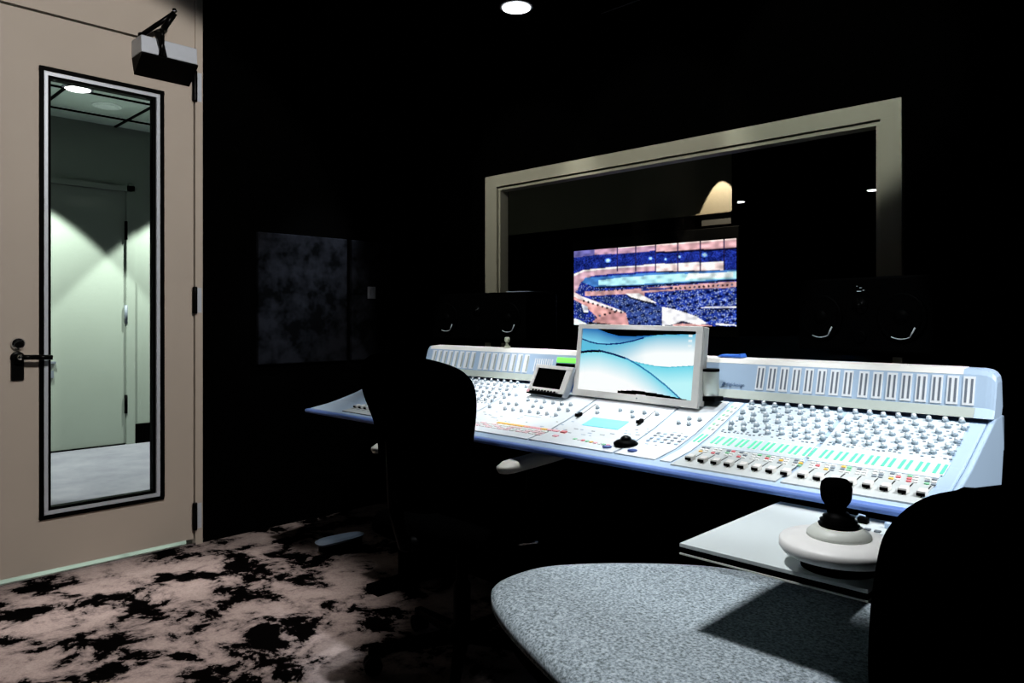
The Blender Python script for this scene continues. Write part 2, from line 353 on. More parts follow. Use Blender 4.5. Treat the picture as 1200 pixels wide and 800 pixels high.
# ================================================================ PICTURES ON THE SCREENS
def inpoly(X, Y, P):
    ins = np.zeros(X.shape, bool); n = len(P)
    for i in range(n):
        x0, y0 = P[i]; x1, y1 = P[(i + 1) % n]
        if y0 == y1: continue
        c = ((Y < y0) != (Y < y1)) & (X < (x1 - x0) * (Y - y0) / (y1 - y0) + x0); ins ^= c
    return ins
def lin(c): return [((v / 255 + .055) / 1.055) ** 2.4 if v > 10 else v / 255 / 12.92 for v in c]
def screen_mesh(name, parent, corners, nx, ny, colours, strength):
    """grid between corners (tl, tr, br, bl) with a colour per cell; colours = array ny x nx x 3"""
    tl, tr, br, bl = [Vector(c) - Vector(parent['o']) for c in corners]
    vsx = [((tl.lerp(tr, i / nx)).lerp(bl.lerp(br, i / nx), j / ny)) for j in range(ny + 1) for i in range(nx + 1)]
    fs = [(j * (nx + 1) + i, (j + 1) * (nx + 1) + i, (j + 1) * (nx + 1) + i + 1, j * (nx + 1) + i + 1) for j in range(ny) for i in range(nx)]
    me = bpy.data.meshes.new(name); me.from_pydata([tuple(v) for v in vsx], [], fs)
    ca = me.color_attributes.new('picture', 'FLOAT_COLOR', 'CORNER')
    c = colours.reshape(-1, 3); c4 = np.concatenate([c, np.ones((len(c), 1))], 1)
    ca.data.foreach_set('color', np.repeat(c4, 4, axis=0).astype(np.float32).ravel())
    me.materials.append(picture_mat(name + '_picture', 'picture', strength))
    o = bpy.data.objects.new(name, me); C.objects.link(o); o.parent = parent; o['o'] = parent['o']
    return o

# arena interior shown on the television (drawn in picture units 1040 x 500)
def arena(nx, ny):
    rs = np.random.RandomState(3)
    s, v = np.meshgrid((np.arange(nx) + .5) / nx, (np.arange(ny) + .5) / ny)
    wl, wr = 1.2, 1.0
    X = 68 + 1040 * (s * wr) / ((1 - s) * wl + s * wr)
    top = 130 - 73 * (X - 68) / 1040; Y = top + (608 - top) * v
    im = np.zeros((ny, nx, 3)); im[:] = lin((30, 45, 120))
    def P(c, pts): im[inpoly(X, Y, pts)] = lin(c)
    # upper seats band
    n = rs.rand(ny, nx)
    im[:] = np.where(n[..., None] < .35, lin((22, 38, 140)), np.where(n[..., None] < .75, lin((45, 70, 190)), lin((20, 28, 90))))
    P((120, 115, 190), [(68, 130), (250, 115), (340, 108), (340, 150), (200, 155), (68, 172)])
    P((190, 150, 175), [(200, 118), (460, 98), (590, 90), (590, 130), (460, 140), (200, 155)])
    P((225, 175, 180), [(590, 88), (880, 70), (1108, 55), (1108, 112), (880, 125), (590, 138)])
    P((250, 225, 220), [(340, 104), (1108, 55), (1108, 66), (340, 116)])
    # lit dots in the upper stand
    for (x, y, r) in ((285, 192, 13), (905, 160, 13), (558, 180, 9), (745, 170, 7), (655, 186, 6)):
        im[(X - x) ** 2 + ((Y - y) * 1.3) ** 2 < (r * 1.6) ** 2] = lin((70, 120, 250)); im[(X - x) ** 2 + ((Y - y) * 1.3) ** 2 < r ** 2] = lin((190, 235, 255))
    # white balcony band
    P((205, 165, 180), [(68, 280), (120, 255), (300, 238), (600, 220), (600, 258), (300, 278), (180, 290), (110, 330), (90, 380), (68, 400)])
    P((250, 225, 222), [(590, 218), (720, 212), (880, 207), (1025, 205), (1025, 255), (880, 258), (720, 260), (590, 262)])
    P((255, 250, 245), [(68, 278), (130, 252), (300, 236), (600, 216), (1025, 203), (1025, 212), (600, 228), (300, 246), (130, 262), (68, 292)])
    # dark rib lines across the balconies
    for x in (345, 462, 592, 732, 876, 1028):
        im[(abs(X - x) < 4) & (Y < 262) & (Y > 60)] = lin((40, 35, 90))
    # ribbon board
    P((70, 130, 205), [(140, 300), (300, 292), (520, 276), (1108, 255), (1108, 315), (600, 345), (200, 362), (120, 330)])
    P((175, 230, 240), [(225, 320), (380, 300), (600, 285), (1000, 272), (1108, 262), (1108, 308), (800, 325), (600, 338), (380, 350), (225, 352)])
    P((235, 250, 250), [(800, 276), (1000, 274), (1090, 268), (1090, 300), (900, 310), (780, 315)])
    P((25, 25, 70), [(200, 362), (600, 345), (1108, 313), (1108, 322), (600, 356), (200, 374)])
    # lower concourse
    P((215, 165, 165), [(140, 392), (390, 380), (600, 362), (1108, 326), (1108, 362), (800, 378), (520, 398), (520, 430), (400, 408), (140, 420)])
    P((45, 60, 150), [(500, 372), (700, 362), (700, 374), (500, 388)])
    for i in range(14): im[(X - (690 + 30 * i)) ** 2 + (Y - (372 - 1.9 * i)) ** 2 < 60] = lin((10, 8, 30))
    for i in range(8): im[(X - (180 + 28 * i)) ** 2 + (Y - (387 - 1 * i)) ** 2 < 40] = lin((20, 10, 40))
    # seat bowls
    seats = inpoly(X, Y, [(560, 400), (820, 380), (1108, 362), (1108, 600), (920, 590), (820, 540), (600, 460), (540, 430)])
    sn = rs.rand(ny, nx); row = np.sin((Y + .25 * X) / 7.0) + .6 * np.sin((X - .6 * Y) / 9)
    sc = np.where((row > .7)[..., None], lin((10, 18, 80)), np.where((sn > .93)[..., None], lin((190, 210, 250)), np.where((sn > .55)[..., None], lin((60, 90, 200)), lin((35, 60, 165)))))
    im[seats] = sc[seats]
    s2 = inpoly(X, Y, [(200, 430), (420, 425), (600, 470), (630, 490), (630, 608), (420, 608), (400, 540), (320, 480)])
    sc2 = np.where((row > .9)[..., None], lin((15, 20, 60)), np.where((sn > .8)[..., None], lin((80, 110, 180)), lin((45, 65, 140))))
    im[s2] = sc2[s2]
    # aisles, arena floor, rails
    P((255, 250, 250), [(400, 405), (480, 400), (600, 465), (520, 450), (430, 425)])
    P((250, 250, 255), [(632, 488), (720, 505), (850, 545), (920, 590), (860, 600), (760, 575), (700, 600), (632, 608)])
    P((225, 170, 165), [(700, 600), (760, 592), (950, 602), (950, 608), (700, 608)])
    P((225, 165, 160), [(68, 392), (130, 430), (400, 530), (420, 608), (160, 608), (220, 560), (120, 470), (68, 445)])
    P((255, 240, 240), [(68, 395), (110, 420), (390, 520), (380, 530), (100, 440), (68, 425)])
    P((200, 145, 145), [(200, 570), (330, 525), (400, 535), (415, 600), (300, 600)])
    for i in range(9): im[(X - (130 + 30 * i)) ** 2 + (Y - (452 + 9 * i)) ** 2 < 55] = lin((15, 8, 25))
    for i in range(6): im[(X - (170 + 32 * i)) ** 2 + (Y - (566 - 9 * i)) ** 2 < 60] = lin((15, 8, 25))
    P((25, 45, 110), [(75, 450), (115, 470), (140, 570), (100, 560), (80, 500)])
    P((235, 240, 255), [(115, 470), (155, 490), (160, 525), (130, 525)])
    P((230, 250, 255), [(68, 565), (100, 575), (150, 600), (150, 608), (68, 608)])
    P((10, 10, 25), [(150, 585), (300, 600), (300, 608), (160, 608)])
    P((240, 240, 255), [(880, 488), (1108, 483), (1108, 490), (880, 496)])
    P((245, 245, 255), [(975, 588), (1108, 597), (1108, 606), (975, 600)])
    # photographic grain: soft blotches, dark specks and a light blur
    lowf = rs.rand(ny // 5 + 2, nx // 6 + 2); lowf = np.kron(lowf, np.ones((5, 6)))[:ny, :nx]
    for _ in range(3): lowf = (lowf + np.roll(lowf, 1, 0) + np.roll(lowf, -1, 0) + np.roll(lowf, 2, 1) + np.roll(lowf, -2, 1)) / 5
    lum = im.mean(2)
    im = im * (.35 + 1.15 * lowf)[..., None] * np.where(lum < .3, .85, 1.05)[..., None]
    spk = (rs.rand(ny, nx) > .90) & (lum < .25); im[spk] *= .08
    spk = (rs.rand(ny, nx) > .95) & (lum < .25) & (Y > 330); im[spk] = lin((170, 190, 240))
    im = np.where((np.roll(lum, 3, 0) > .5)[..., None] & (lum < .25)[..., None], im * .15, im)
    b = im.copy(); b[1:-1, 1:-1] = im[1:-1, 1:-1] * .5 + (im[:-2, 1:-1] + im[2:, 1:-1] + im[1:-1, :-2] + im[1:-1, 2:]) * .125
    return np.clip(b * 1.1, 0, 1)

def wallpaper(nx, ny):
    s, v = np.meshgrid((np.arange(nx) + .5) / nx, (np.arange(ny) + .5) / ny)
    x = 400 + 660 * s
    Y = 100 + 370 * v                                      # flat picture units
    def crv(pts): return np.interp(x, [p[0] for p in pts], [p[1] for p in pts])
    A = crv([(400, 95), (500, 104), (560, 125), (640, 142), (720, 140), (800, 133), (900, 124), (1060, 118)])
    B = crv([(400, 165), (450, 181), (500, 190), (560, 192), (640, 184), (720, 165), (790, 142), (860, 127), (1060, 118)])
    Cc = crv([(400, 245), (450, 236), (520, 231), (600, 246), (690, 268), (760, 300), (830, 340), (920, 400), (1000, 462), (1060, 500)])
    D = crv([(400, 250), (600, 250), (690, 268), (760, 288), (850, 300), (920, 302), (1060, 285)])
    E = crv([(400, 600), (640, 455), (750, 443), (850, 446), (950, 455), (1060, 468)])
    def mixc(a, b, f): f = np.clip(f, 0, 1)[..., None]; return np.array(lin(a)) * (1 - f) + np.array(lin(b)) * f
    im = mixc((35, 105, 175), (120, 205, 235), (Y - A) / 75)             # upper left ribbon
    r2 = mixc((95, 190, 220), (250, 255, 255), np.minimum((Y - B) / 100, 1) * np.clip((x - 480) / 320, 0, 1))
    im = np.where((Y > B)[..., None], r2, im)
    r3 = mixc((110, 215, 235), (190, 245, 250), (Y - D) / 90)
    im = np.where(((Y > D) & (Y < Cc))[..., None] & (x > 680)[..., None], r3, im)
    r4 = mixc((115, 215, 235), (252, 255, 255), (Y - Cc) / 130)
    im = np.where((Y > Cc)[..., None], r4, im)
    im = np.where(((abs(Y - Cc) < 4.5) & (x > 680))[..., None], lin((25, 110, 165)), im)
    im = np.where(((abs(Y - Cc) < 5.5) & (x <= 680))[..., None], lin((6, 28, 80)), im)
    im = np.where(((abs(Y - Cc - 4) < 4.5) & (x <= 530))[..., None], 0., im)
    im = np.where(((abs(Y - B) < 4) & (x < 780))[..., None], lin((5, 40, 110)), im)
    im = np.where((abs(Y - D) < 2.5)[..., None] & (x > 740)[..., None], lin((90, 195, 215)), im)
    im = np.where(((Y < A) & (x > 500))[..., None], 0., im)
    im = np.where(((Y > E) & (Y < E + 24) & (x > 650))[..., None], 0., im)
    im = np.where(((Y > E + 20) & (x > 760) )[..., None], lin((235, 240, 240)), im)
    for k_ in range(3):                                                    # desktop icons
        im = np.where(((abs(x - 1030) < 9) & (abs(Y - (128 + 26 * k_)) < 7))[..., None], lin((225, 240, 245)), im)
    return im

# ================================================================ STUDIO TELEVISION
tv = thing('television', 'large flat television showing a blue and white arena interior', 'television', (-3.6, 5.45, .98))
x0, x1 = -4.392, -2.8585 
z_of = {}
def px_at(px, py, y):
    u = (px - 600) / 856; d = F_ + R_ * u; t = y / d.y; return Vector((d.x * t, y, HC + (371 - py) / 856 * t))
TL, TR, BR, BL = px_at(672.5, 293.5, 5.43), px_at(862.5, 280, 5.43), px_at(863, 381.3, 5.43), px_at(672.5, 381.5, 5.43)
zt = (TL.z + TR.z) / 2; zb = (BL.z + BR.z) / 2; x0 = (TL.x + BL.x) / 2; x1 = (TR.x + BR.x) / 2
tv.location = ((x0 + x1) / 2, 5.46, zb - .07); tv['o'] = tuple(tv.location)
part(MB().box(x0 - .02, x1 + .02, 5.434, 5.48, zb - .09, zt + .10, BLKP), 'bezel', tv, bevel=.003)
part(MB().box(x0 + .4, x1 - .4, 5.4805, 5.4995, zb + .1, zt - .1, BLK), 'wall_mount', tv)
screen_mesh('screen', tv, ((x0, 5.432, zt), (x1, 5.432, zt), (x1, 5.432, zb), (x0, 5.432, zb)), 250, 118, arena(250, 118), 1.0)

# ================================================================ MIXING CONSOLE
PR = [(1.555, .735), (1.70, .757), (1.80, .785), (2.0, .858), (2.12, .862)]
def prof(y):
    if y <= PR[0][0]: return PR[0][1]
    for (a, b), (c, d) in zip(PR, PR[1:]):
        if y <= c: return b + (d - b) * (y - a) / (c - a)
    return PR[-1][1]
def slope(y): return (prof(y + .004) - prof(y - .004)) / .008
CX0, CX1 = -2.694, -.402
con = thing('mixing_console', 'long silver blue mixing console with meter bridge and rows of knobs and faders', 'mixing console', (-1.55, 1.85, 0))
def slab(x0, x1, ys, th, m, mb, lift=0.):
    """piece of panel following the console's sloping top"""
    ys = sorted(ys); top = [(y, prof(y) + lift) for y in ys]; P = [(x0, y, z) for y, z in top] + [(x0, y, z - th) for y, z in top[::-1]]
    return mb.prism(P, (x1 - x0, 0, 0), m)
m = MB()
P = [(CX0, 1.565, .735), (CX0, 1.70, .7565), (CX0, 1.80, .7845), (CX0, 2.0, .8575), (CX0, 2.20, .861), (CX0, 2.20, .77), (CX0, 1.9, .725), (CX0, 1.565, .720)]
m.prism(P, (CX1 - CX0, 0, 0), CONSB)
body = part(m, 'console_body', con, bevel=.004)
m = MB().prism([(CX0, 1.547, .719), (CX0, 1.542, .727), (CX0, 1.546, .734), (CX0, 1.5645, .7355), (CX0, 1.5645, .7195)], (CX1 - CX0 - .03, 0, 0), CONSE, True)
k = part(m, 'armrest', con, bevel=.002); k['label'] = 'blue padded front edge'
# rounded right cheek
m = MB()
cheek = [(1.60, .735), (1.70, .7565), (1.80, .7845), (2.0, .8575), (2.04, .872), (2.10, .875), (2.12, .80), (2.08, .66), (1.95, .60), (1.78, .60), (1.66, .66), (1.60, .715)]
m.prism([(CX1 + .0005, y, z) for y, z in cheek], (.014, 0, 0), CONSB)
k = part(m, 'side_cheek', con, bevel=.006, seg=3); k['label'] = 'pale blue curved right side'
m = MB().prism([(CX0 - .0005, y, z) for y, z in cheek[:8]] + [(CX0 - .0005, 1.95, .715), (CX0 - .0005, 1.60, .713)], (-.012, 0, 0), CONSB); part(m, 'side_cheek', con, bevel=.006)
# stand
for x in (CX0 + .25, -1.55, CX1 - .25):
    m = MB().box(x - .03, x + .03, 1.85, 2.15, .03, .728, BLK).box(x - .04, x + .04, 1.70, 2.25, 0, .03, BLK)
    part(m, 'support_leg', con)
part(MB().box(CX0 + .12, CX1 - .12, 2.085, 2.10, .02, .76, BLK), 'added_black_panel', con)  # black sheet added to hide the lit floor behind the console
# bridge
BX0, BX1 = -2.520, -.388
fy0, fz0, fy1, fz1 = 2.022, .893, 2.045, .970
prb = [(2.002, .870), (fy0, fz0), (fy1, fz1), (2.052, .982), (2.105, .984), (2.115, .90), (2.10, .870)]
m = MB(); n = len(prb)
zc = .870
def brsec(x, k=1.0): return [(x, y if k == 1 else 2.03 + (y - 2.03) * (k * .5 + .5), zc + (z - zc) * k) for y, z in prb]
m.prism(brsec(BX0 + .012), (BX1 - .034 - BX0 - .012, 0, 0), CONSB)
# rounded ends
def endcap(xa, dx, kk):
    for (a, b) in zip(kk, kk[1:]):
        A = brsec(xa + a[0] * dx, a[1]); B = brsec(xa + b[0] * dx, b[1])
        m.add(A + B, [(i, (i + 1) % n, n + (i + 1) % n, n + i) for i in range(n)], CONSB)
    m.add(B, [list(range(n))], CONSB)
endcap(BX1 - .034, 1, [(0, 1), (.014, .98), (.024, .93), (.031, .85), (.034, .74)])
endcap(BX0 + .012, -1, [(0, 1), (.008, .93), (.016, .6)])
br = part(m, 'meter_bridge', con)
# white top edge strip, green-grey sill
m = MB().prism([(BX0 + .02, fy1 - .0006, fz1 - .0005), (BX0 + .02, 2.0505, .9825), (BX0 + .02, 2.10, .986), (BX0 + .02, 2.10, .9825), (BX0 + .02, 2.053, .981)], (BX1 - BX0 - .09, 0, 0), CONSW)
part(m, 'top_strip', br)
m = MB().prism([(BX0 + .01, 2.000, .8705), (BX0 + .01, 2.0205, .8925), (BX0 + .01, 2.021, .892), (BX0 + .01, 2.003, .8695)], (BX1 - BX0 - .05, 0, 0), CONSG)
part(m, 'bridge_sill', br)
fn = Vector((0, -(fz1 - fz0), (fy1 - fy0))).normalized(); fu = Vector((0, fy1 - fy0, fz1 - fz0)).normalized()
def on_face(x, h, out): return Vector((x, fy0, fz0)) + fu * h + fn * out
def plate(mb, xa, xb, h0, h1, out, mt, th=.002):
    a = [on_face(xa, h0, out - th), on_face(xb, h0, out - th), on_face(xb, h1, out - th), on_face(xa, h1, out - th)]
    b = [p + fn * th for p in a]; mb.hexa(a + b, mt)
R1 = [-.972 + .0352 * i for i in range(8)]; R2 = [-.686 + .0346 * i for i in range(8)]
L1 = [-2.462 + .0355 * i for i in range(8)]; L2 = [-2.160 + .0355 * i for i in range(8)]
for xc in L1 + L2 + R1 + R2:
    m = MB(); left = xc < -1.6
    plate(m, xc - .0125, xc + .0125, .004, .075, .0022, PLATE, .0018)
    if left:
        plate(m, xc + .004, xc + .011, .009, .070, .0030, SLOT if False else CONSG, .001)
    else:
        plate(m, xc - .0085, xc - .0035, .010, .069, .0030, SLOT, .001); plate(m, xc + .0035, xc + .0085, .010, .069, .0030, SLOT, .001)
    part(m, 'level_meter', br)
m = MB()
for i in range(9): plate(m, -1.868 + .0105 * i, -1.863 + .0105 * i, .012, .062, .0022, PLATE, .0018)
part(m, 'vent_grille', br)
m = MB(); plate(m, -1.760, -1.668, .052, .070, .0025, LIME, .002); k = part(m, 'counter_display', br); k['label'] = 'bright green counter display'
m = MB(); plate(m, -1.760, -1.668, .036, .048, .0025, BLKP, .002); plate(m, -1.760, -1.675, .016, .028, .0025, BLKP, .002); part(m, 'display_window', br)
# maker's lettering on the bridge
cu = bpy.data.curves.new('lettering', 'FONT'); cu.body = 'digidesign'; cu.size = .0155; cu.extrude = .0003
to = bpy.data.objects.new('lettering_source', cu); C.objects.link(to)
dg = bpy.context.evaluated_depsgraph_get(); me = bpy.data.meshes.new_from_object(to.evaluated_get(dg))
C.objects.unlink(to); bpy.data.objects.remove(to)
lo = bpy.data.objects.new('lettering', me); C.objects.link(lo); lo.parent = br; lo['o'] = con['o']
LET = mat('lettering_blue_grey', (.10, .17, .30), .5); me.materials.clear(); me.materials.append(LET)
bx = Vector((1, 0, 0)); p = on_face(-1.078, .010, .0012) - Vector(con['o'])
lo.matrix_local = Matrix(((bx.x, fu.x, fn.x, p.x), (bx.y, fu.y, fn.y, p.y), (bx.z, fu.z, fn.z, p.z), (0, 0, 0, 1)))
lo['label'] = 'small blue grey maker lettering'
m = MB(); a = on_face(-1.092, .009, .0005); m.hexa([a, a + bx * .008, a + bx * .012 + fu * .011, a + bx * .005 + fu * .011] + [q + fn * .0008 for q in (a, a + bx * .008, a + bx * .012 + fu * .011, a + bx * .005 + fu * .011)], LET)
part(m, 'logo_mark', br)

# module panels
def ysr(a, b): return [a] + [y for y, _ in PR if a < y < b] + [b]
def module(xa, xb, mt=CONS):
    m = MB(); slab(xa, xb, ysr(1.735, 1.995), .004, mt, m, .0025); k = part(m, 'module_panel', con)
    m = MB(); slab(xa, xb, ysr(1.585, 1.732), .004, CONSF, m, .0025); part(m, 'fader_panel', con)
CENW = mat('console_centre_panel', (.74, .78, .80), .45, 0, .25, scale=60, var=.03)
for xa, xb, mt in ((-2.48, -2.195, CONS), (-2.185, -1.895, CENW), (-1.888, -1.50, CENW), (-1.493, -1.185, CENW), (-1.178, -1.05, CENW), (-1.035, -1.004, CENW), (-.995, -.723, CONS), (-.712, -.434, CONS)):
    if -1.9 < xa < -1.0:
        m = MB(); slab(xa, xb, ysr(1.60, 1.995), .004, CENW, m, .0025); part(m, 'module_panel', con)
    else: module(xa, xb, mt)
# knobs
def knob(mb, x, y, r=.0064, h=.0115, dark=False):
    z = prof(y) + .0026; s = slope(y); ax = Vector((0, -s, 1)).normalized()
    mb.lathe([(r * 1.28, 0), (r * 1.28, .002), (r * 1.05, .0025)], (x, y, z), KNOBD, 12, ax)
    mb.lathe([(r, .0025), (r * .92, h * .8), (r * .75, h), (r * .1, h * 1.02)], (x, y, z), KNOB if not dark else BLKP, 12, ax)
rows = [1.992, 1.962, 1.932, 1.902, 1.872, 1.845]
for xs in (R1, R2):
    for i, xc in enumerate(xs):
        for j, y in enumerate(rows):
            m = MB(); knob(m, xc - .002 + (.008 if j % 2 else -.004), y + .003 * math.sin(i * 2.1 + j)); part(m, 'rotary_knob', con)
m = MB(); rk = random.Random(5)
for xs in (L1, L2):
    for xc in xs:
        for j, y in enumerate(rows): knob(m, xc + (.008 if j % 2 else -.004), y, 0.0056, .010)
for (xa, xb, ya, yb, nx, ny) in ((-1.87, -1.52, 1.80, 1.875, 9, 3), (-1.47, -1.20, 1.845, 1.875, 6, 2), (-1.16, -1.06, 1.84, 1.87, 3, 2), (-1.87, -1.80, 1.90, 1.97, 2, 2)):
    for i in range(nx):
        for j in range(ny):
            if rk.random() < .85: knob(m, xa + (xb - xa) * (i + .5 * (j % 2)) / nx, ya + (yb - ya) * j / max(1, ny - 1), 0.0056, .010)
k = part(m, 'centre_knob', con); k['kind'] = 'stuff'
# small legends and keys
def key(mb, x, y, wx, wy, mt, h=.0035):
    ya, yb = y - wy / 2, y + wy / 2
    mb.hexa([(x - wx / 2, ya, prof(ya) + .0024), (x + wx / 2, ya, prof(ya) + .0024), (x + wx / 2, yb, prof(yb) + .0024), (x - wx / 2, yb, prof(yb) + .0024)] +
            [(x - wx / 2, ya, prof(ya) + h), (x + wx / 2, ya, prof(ya) + h), (x + wx / 2, yb, prof(yb) + h), (x - wx / 2, yb, prof(yb) + h)], mt)
m = MB()
for xs in (R1, R2, L2):
    for xc in xs:
        for y in (1.977, 1.947, 1.917, 1.887, 1.858, 1.834, 1.825):
            for dx in (-.011, .0, .011):
                if rk.random() < .8: key(m, xc + dx, y + rk.uniform(-.003, .003), .0065, .0028, rk.choice((GRYB, SLOT, GRYB, KNOBD, WHITEP)), .0042)
        for r, y in enumerate((1.724, 1.712, 1.700)):
            for dx in (-.008, .005):
                mk = MB() if xs is not L2 else m; key(mk, xc + dx + .002 * r, y, .009, .006, rk.choice((GRYB, RED, GRNB, WHITEP, GRYB, WHITEP, ORA)) if rk.random() < .6 else WHITEP, .005)
                if mk is not m: part(mk, 'key', con)
for i in range(90):
    x = rk.uniform(-1.86, -1.08); y = rk.choice((1.79, 1.775, 1.76, 1.745, 1.73, 1.715, 1.70))
    if -1.45 < x < -1.26 and y > 1.74: continue
    key(m, x, y, rk.uniform(.006, .016), .003, rk.choice((GRYB, CONSG, CONSB, CONSB, CONSB)), .0032)
k = part(m, 'push_button', con); k['kind'] = 'stuff'
# green backlit pairs (one part per channel)
for xs in (R1, R2):
    for i, xc in enumerate(xs):
        m = MB()
        for dx in (-.008, .006): key(m, xc + dx + .004, 1.777, .0095, .058, WHITEP, .0030); key(m, xc + dx + .004, 1.775, .0068, .046, GREEN, .0042)
        part(m, 'channel_display', con)
# strip between centre and right modules
m = MB()
for y in (1.965, 1.94, 1.915, 1.89, 1.86, 1.835):
    key(m, -1.026, y, .007, .009, GRNB, .004); key(m, -1.013, y - .004, .007, .009, CONSG, .004)
for x in (-1.026, -1.012): key(m, x, 1.775, .006, .05, GREEN, .004)
part(m, 'master_strip', con)
# faders
def fader(x, y, slot0, slot1, capm=OFFW, w=.0165):
    m = MB(); key(m, x, (slot0 + slot1) / 2, .0028, slot1 - slot0, BLKP, .0029); f = part(m, 'fader_slot', con)
    z = prof(y) + .0035
    m = MB().prism([(x - w / 2, y - .012, z), (x - w / 2, y - .011, z + .010), (x - w / 2, y, z + .0085), (x - w / 2, y + .011, z + .0125), (x - w / 2, y + .012, z)], (w, 0, 0), capm)
    m.prism([(x - w / 2, y - .0125, z), (x - w / 2, y - .0122, z + .0065), (x - w / 2, y - .0121, z)], (w, 0, 0), BLKP)
    part(m, 'fader_cap', con)
for xs in (R1, R2):
    for xc in xs: fader(xc + .006, 1.632, 1.62, 1.693)
for xs in (L1, L2):
    for xc in xs: fader(xc, 1.64, 1.615, 1.69, WHITEP)
for x, y in ((-1.474, 1.812), (-1.244, 1.816)): fader(x, y, 1.80, 1.90, BLKP, .012)
# coloured keys in front centre
def keypart(name, *a):
    m = MB(); key(m, *a); return part(m, name, con)
SALM = mat('salmon_key', (.95, .42, .28), .5)
for i in range(11): keypart('colour_key', -1.715 + .0245 * i, 1.697, .022, .011, ORA if i < 5 else (SALM if i == 5 else ORA if i == 8 else PINK), .0045)
keypart('colour_key', -1.437, 1.695, .018, .013, RED, .0065)['label'] = 'bright red key'
PALP = mat('pale_pink_key', (.85, .62, .64), .5)
for i in range(12):
    for j in range(3): keypart('pale_key', -1.80 + .0275 * i, 1.677 - .015 * j, .022, .010, PALP if rk.random() < .5 else WHITEP, .0045)
keypart('pale_key', -1.435, 1.655, .018, .012, PINK, .005)
for i, mt in enumerate((GRNB, WHITEP, RED, GRNB, ORA, PINK, WHITEP, GRNB, RED)): keypart('pale_key', -1.36 + .016 * i, 1.655 - .0015 * i, .010, .009, mt, .0045)
for i in range(5):
    for j in range(4): keypart('keypad_key', -1.15 + .022 * i, 1.72 + .017 * j, .009, .007, GRYB if rk.random() < .5 else CONSB, .005)
m = MB(); slab(-1.418, -1.284, [1.760, 1.80, 1.816], .004, CYAN, m, .0045); k = part(m, 'touch_display', con); k['label'] = 'small bright cyan touch display'
# trackball housing and two oval keys
m = MB().lathe([(.034, 0), (.034, .005), (.026, .011), (.018, .014)], (-1.192, 1.672, prof(1.672) + .0026), BLKP, 28)
tb = part(m, 'trackball', con)
part(MB().lathe([(.016, 0), (.017, .006), (.013, .013), (.006, .017), (.001, .018)], (-1.192, 1.672, prof(1.672) + .0105), CHAR, 24), 'ball', tb)
for x, y in ((-1.225, 1.630), (-1.142, 1.632)):
    m = MB().lathe([(.013, 0), (.013, .003), (.010, .004)], (x, y, prof(y) + .0026), BLUED, 20); part(m, 'oval_button', con)

# ---------------------------------------------------------------- things on the console
# desk monitor (leaning back slightly)
mon = thing('computer_monitor', 'silver framed desktop monitor showing blue and white waves, on console centre', 'monitor', (-1.34, 1.95, .85))
mb0 = Vector((-1.594, 1.932, .8375)); mbr = Vector((-1.108, 1.915, .8335)); up = Vector((0, .035, .247))
wv = (mbr - mb0); un = up.normalized(); nn = wv.cross(up).normalized()          # points to the viewer
if nn.y > 0: nn = -nn
def mp(a, h, o=0): return mb0 + wv * a + up * h + nn * o
def mbox(mb, a0, a1, h0, h1, o0, o1, mt):
    mb.hexa([mp(a0, h0, o0), mp(a1, h0, o0), mp(a1, h1, o0), mp(a0, h1, o0), mp(a0, h0, o1), mp(a1, h0, o1), mp(a1, h1, o1), mp(a0, h1, o1)], mt)
m = MB(); mbox(m, 0, 1, .055, 1, -.03, -.001, OFFW)
mbox(m, 0, 1, .025, .105, -.004, .006, OFFW); mbox(m, 0, 1, .945, 1, -.004, .006, OFFW); mbox(m, 0, .034, .105, .945, -.004, .006, OFFW); mbox(m, .952, 1, .105, .945, -.004, .006, OFFW)
part(m, 'housing', mon, bevel=.0015)
screen_mesh('screen', mon, (mp(.034, .945, .001), mp(.952, .945, .001), mp(.952, .105, .001), mp(.034, .105, .001)), 200, 110, wallpaper(200, 110), 1.0)
m = MB().box(-1.43, -1.27, 1.975, 1.995, prof(1.99) + .008, .93, GREYM); slab(-1.46, -1.24, ysr(1.945, 1.998), .004, GREYM, m, .0068); part(m, 'stand', mon)
m = MB(); mbox(m, .545, .555, .06, .078, .006, .0075, GREYM); part(m, 'power_button', mon)

# little display unit to the left of the monitor
dv = thing('display_unit', 'small tilted display with black screen beside the monitor', 'display', (-1.69, 1.90, .84))
db = Vector((-1.783, 1.902, .838)); dw = Vector((.170, -.004, -.004)); du = Vector((.024, .03, .102)); dn = dw.cross(du).normalized()
if dn.y > 0: dn = -dn
def dp(a, h, o=0): return db + dw * a + du * h + dn * o
def dbox(mb, a0, a1, h0, h1, o0, o1, mt):
    mb.hexa([dp(a0, h0, o0), dp(a1, h0, o0), dp(a1, h1, o0), dp(a0, h1, o0), dp(a0, h0, o1), dp(a1, h0, o1), dp(a1, h1, o1), dp(a0, h1, o1)], mt)
m = MB(); dbox(m, 0, 1, .0, 1, -.025, 0, SILV); ring_w = .07
dbox(m, 0, 1, .90, 1, 0, .006, OFFW); dbox(m, 0, .09, .10, .90, 0, .006, OFFW); dbox(m, .86, 1, .10, .90, 0, .006, OFFW); dbox(m, .09, .86, .13, .24, 0, .006, OFFW)
part(m, 'housing', dv, bevel=.0015)
m = MB(); dbox(m, .09, .86, .24, .90, .0002, .003, BLK); part(m, 'screen', dv)
m = MB(); dbox(m, .0, .97, .0, .10, .0002, .005, BLKP)
for i in range(8): dbox(m, .14 + .085 * i, .19 + .085 * i, .105, .16, .0062, .0075, BLKP)
part(m, 'button_row', dv)
m = MB(); dbox(m, .01, .075, .04, .13, .0062, .009, PINK); part(m, 'talk_button', dv)
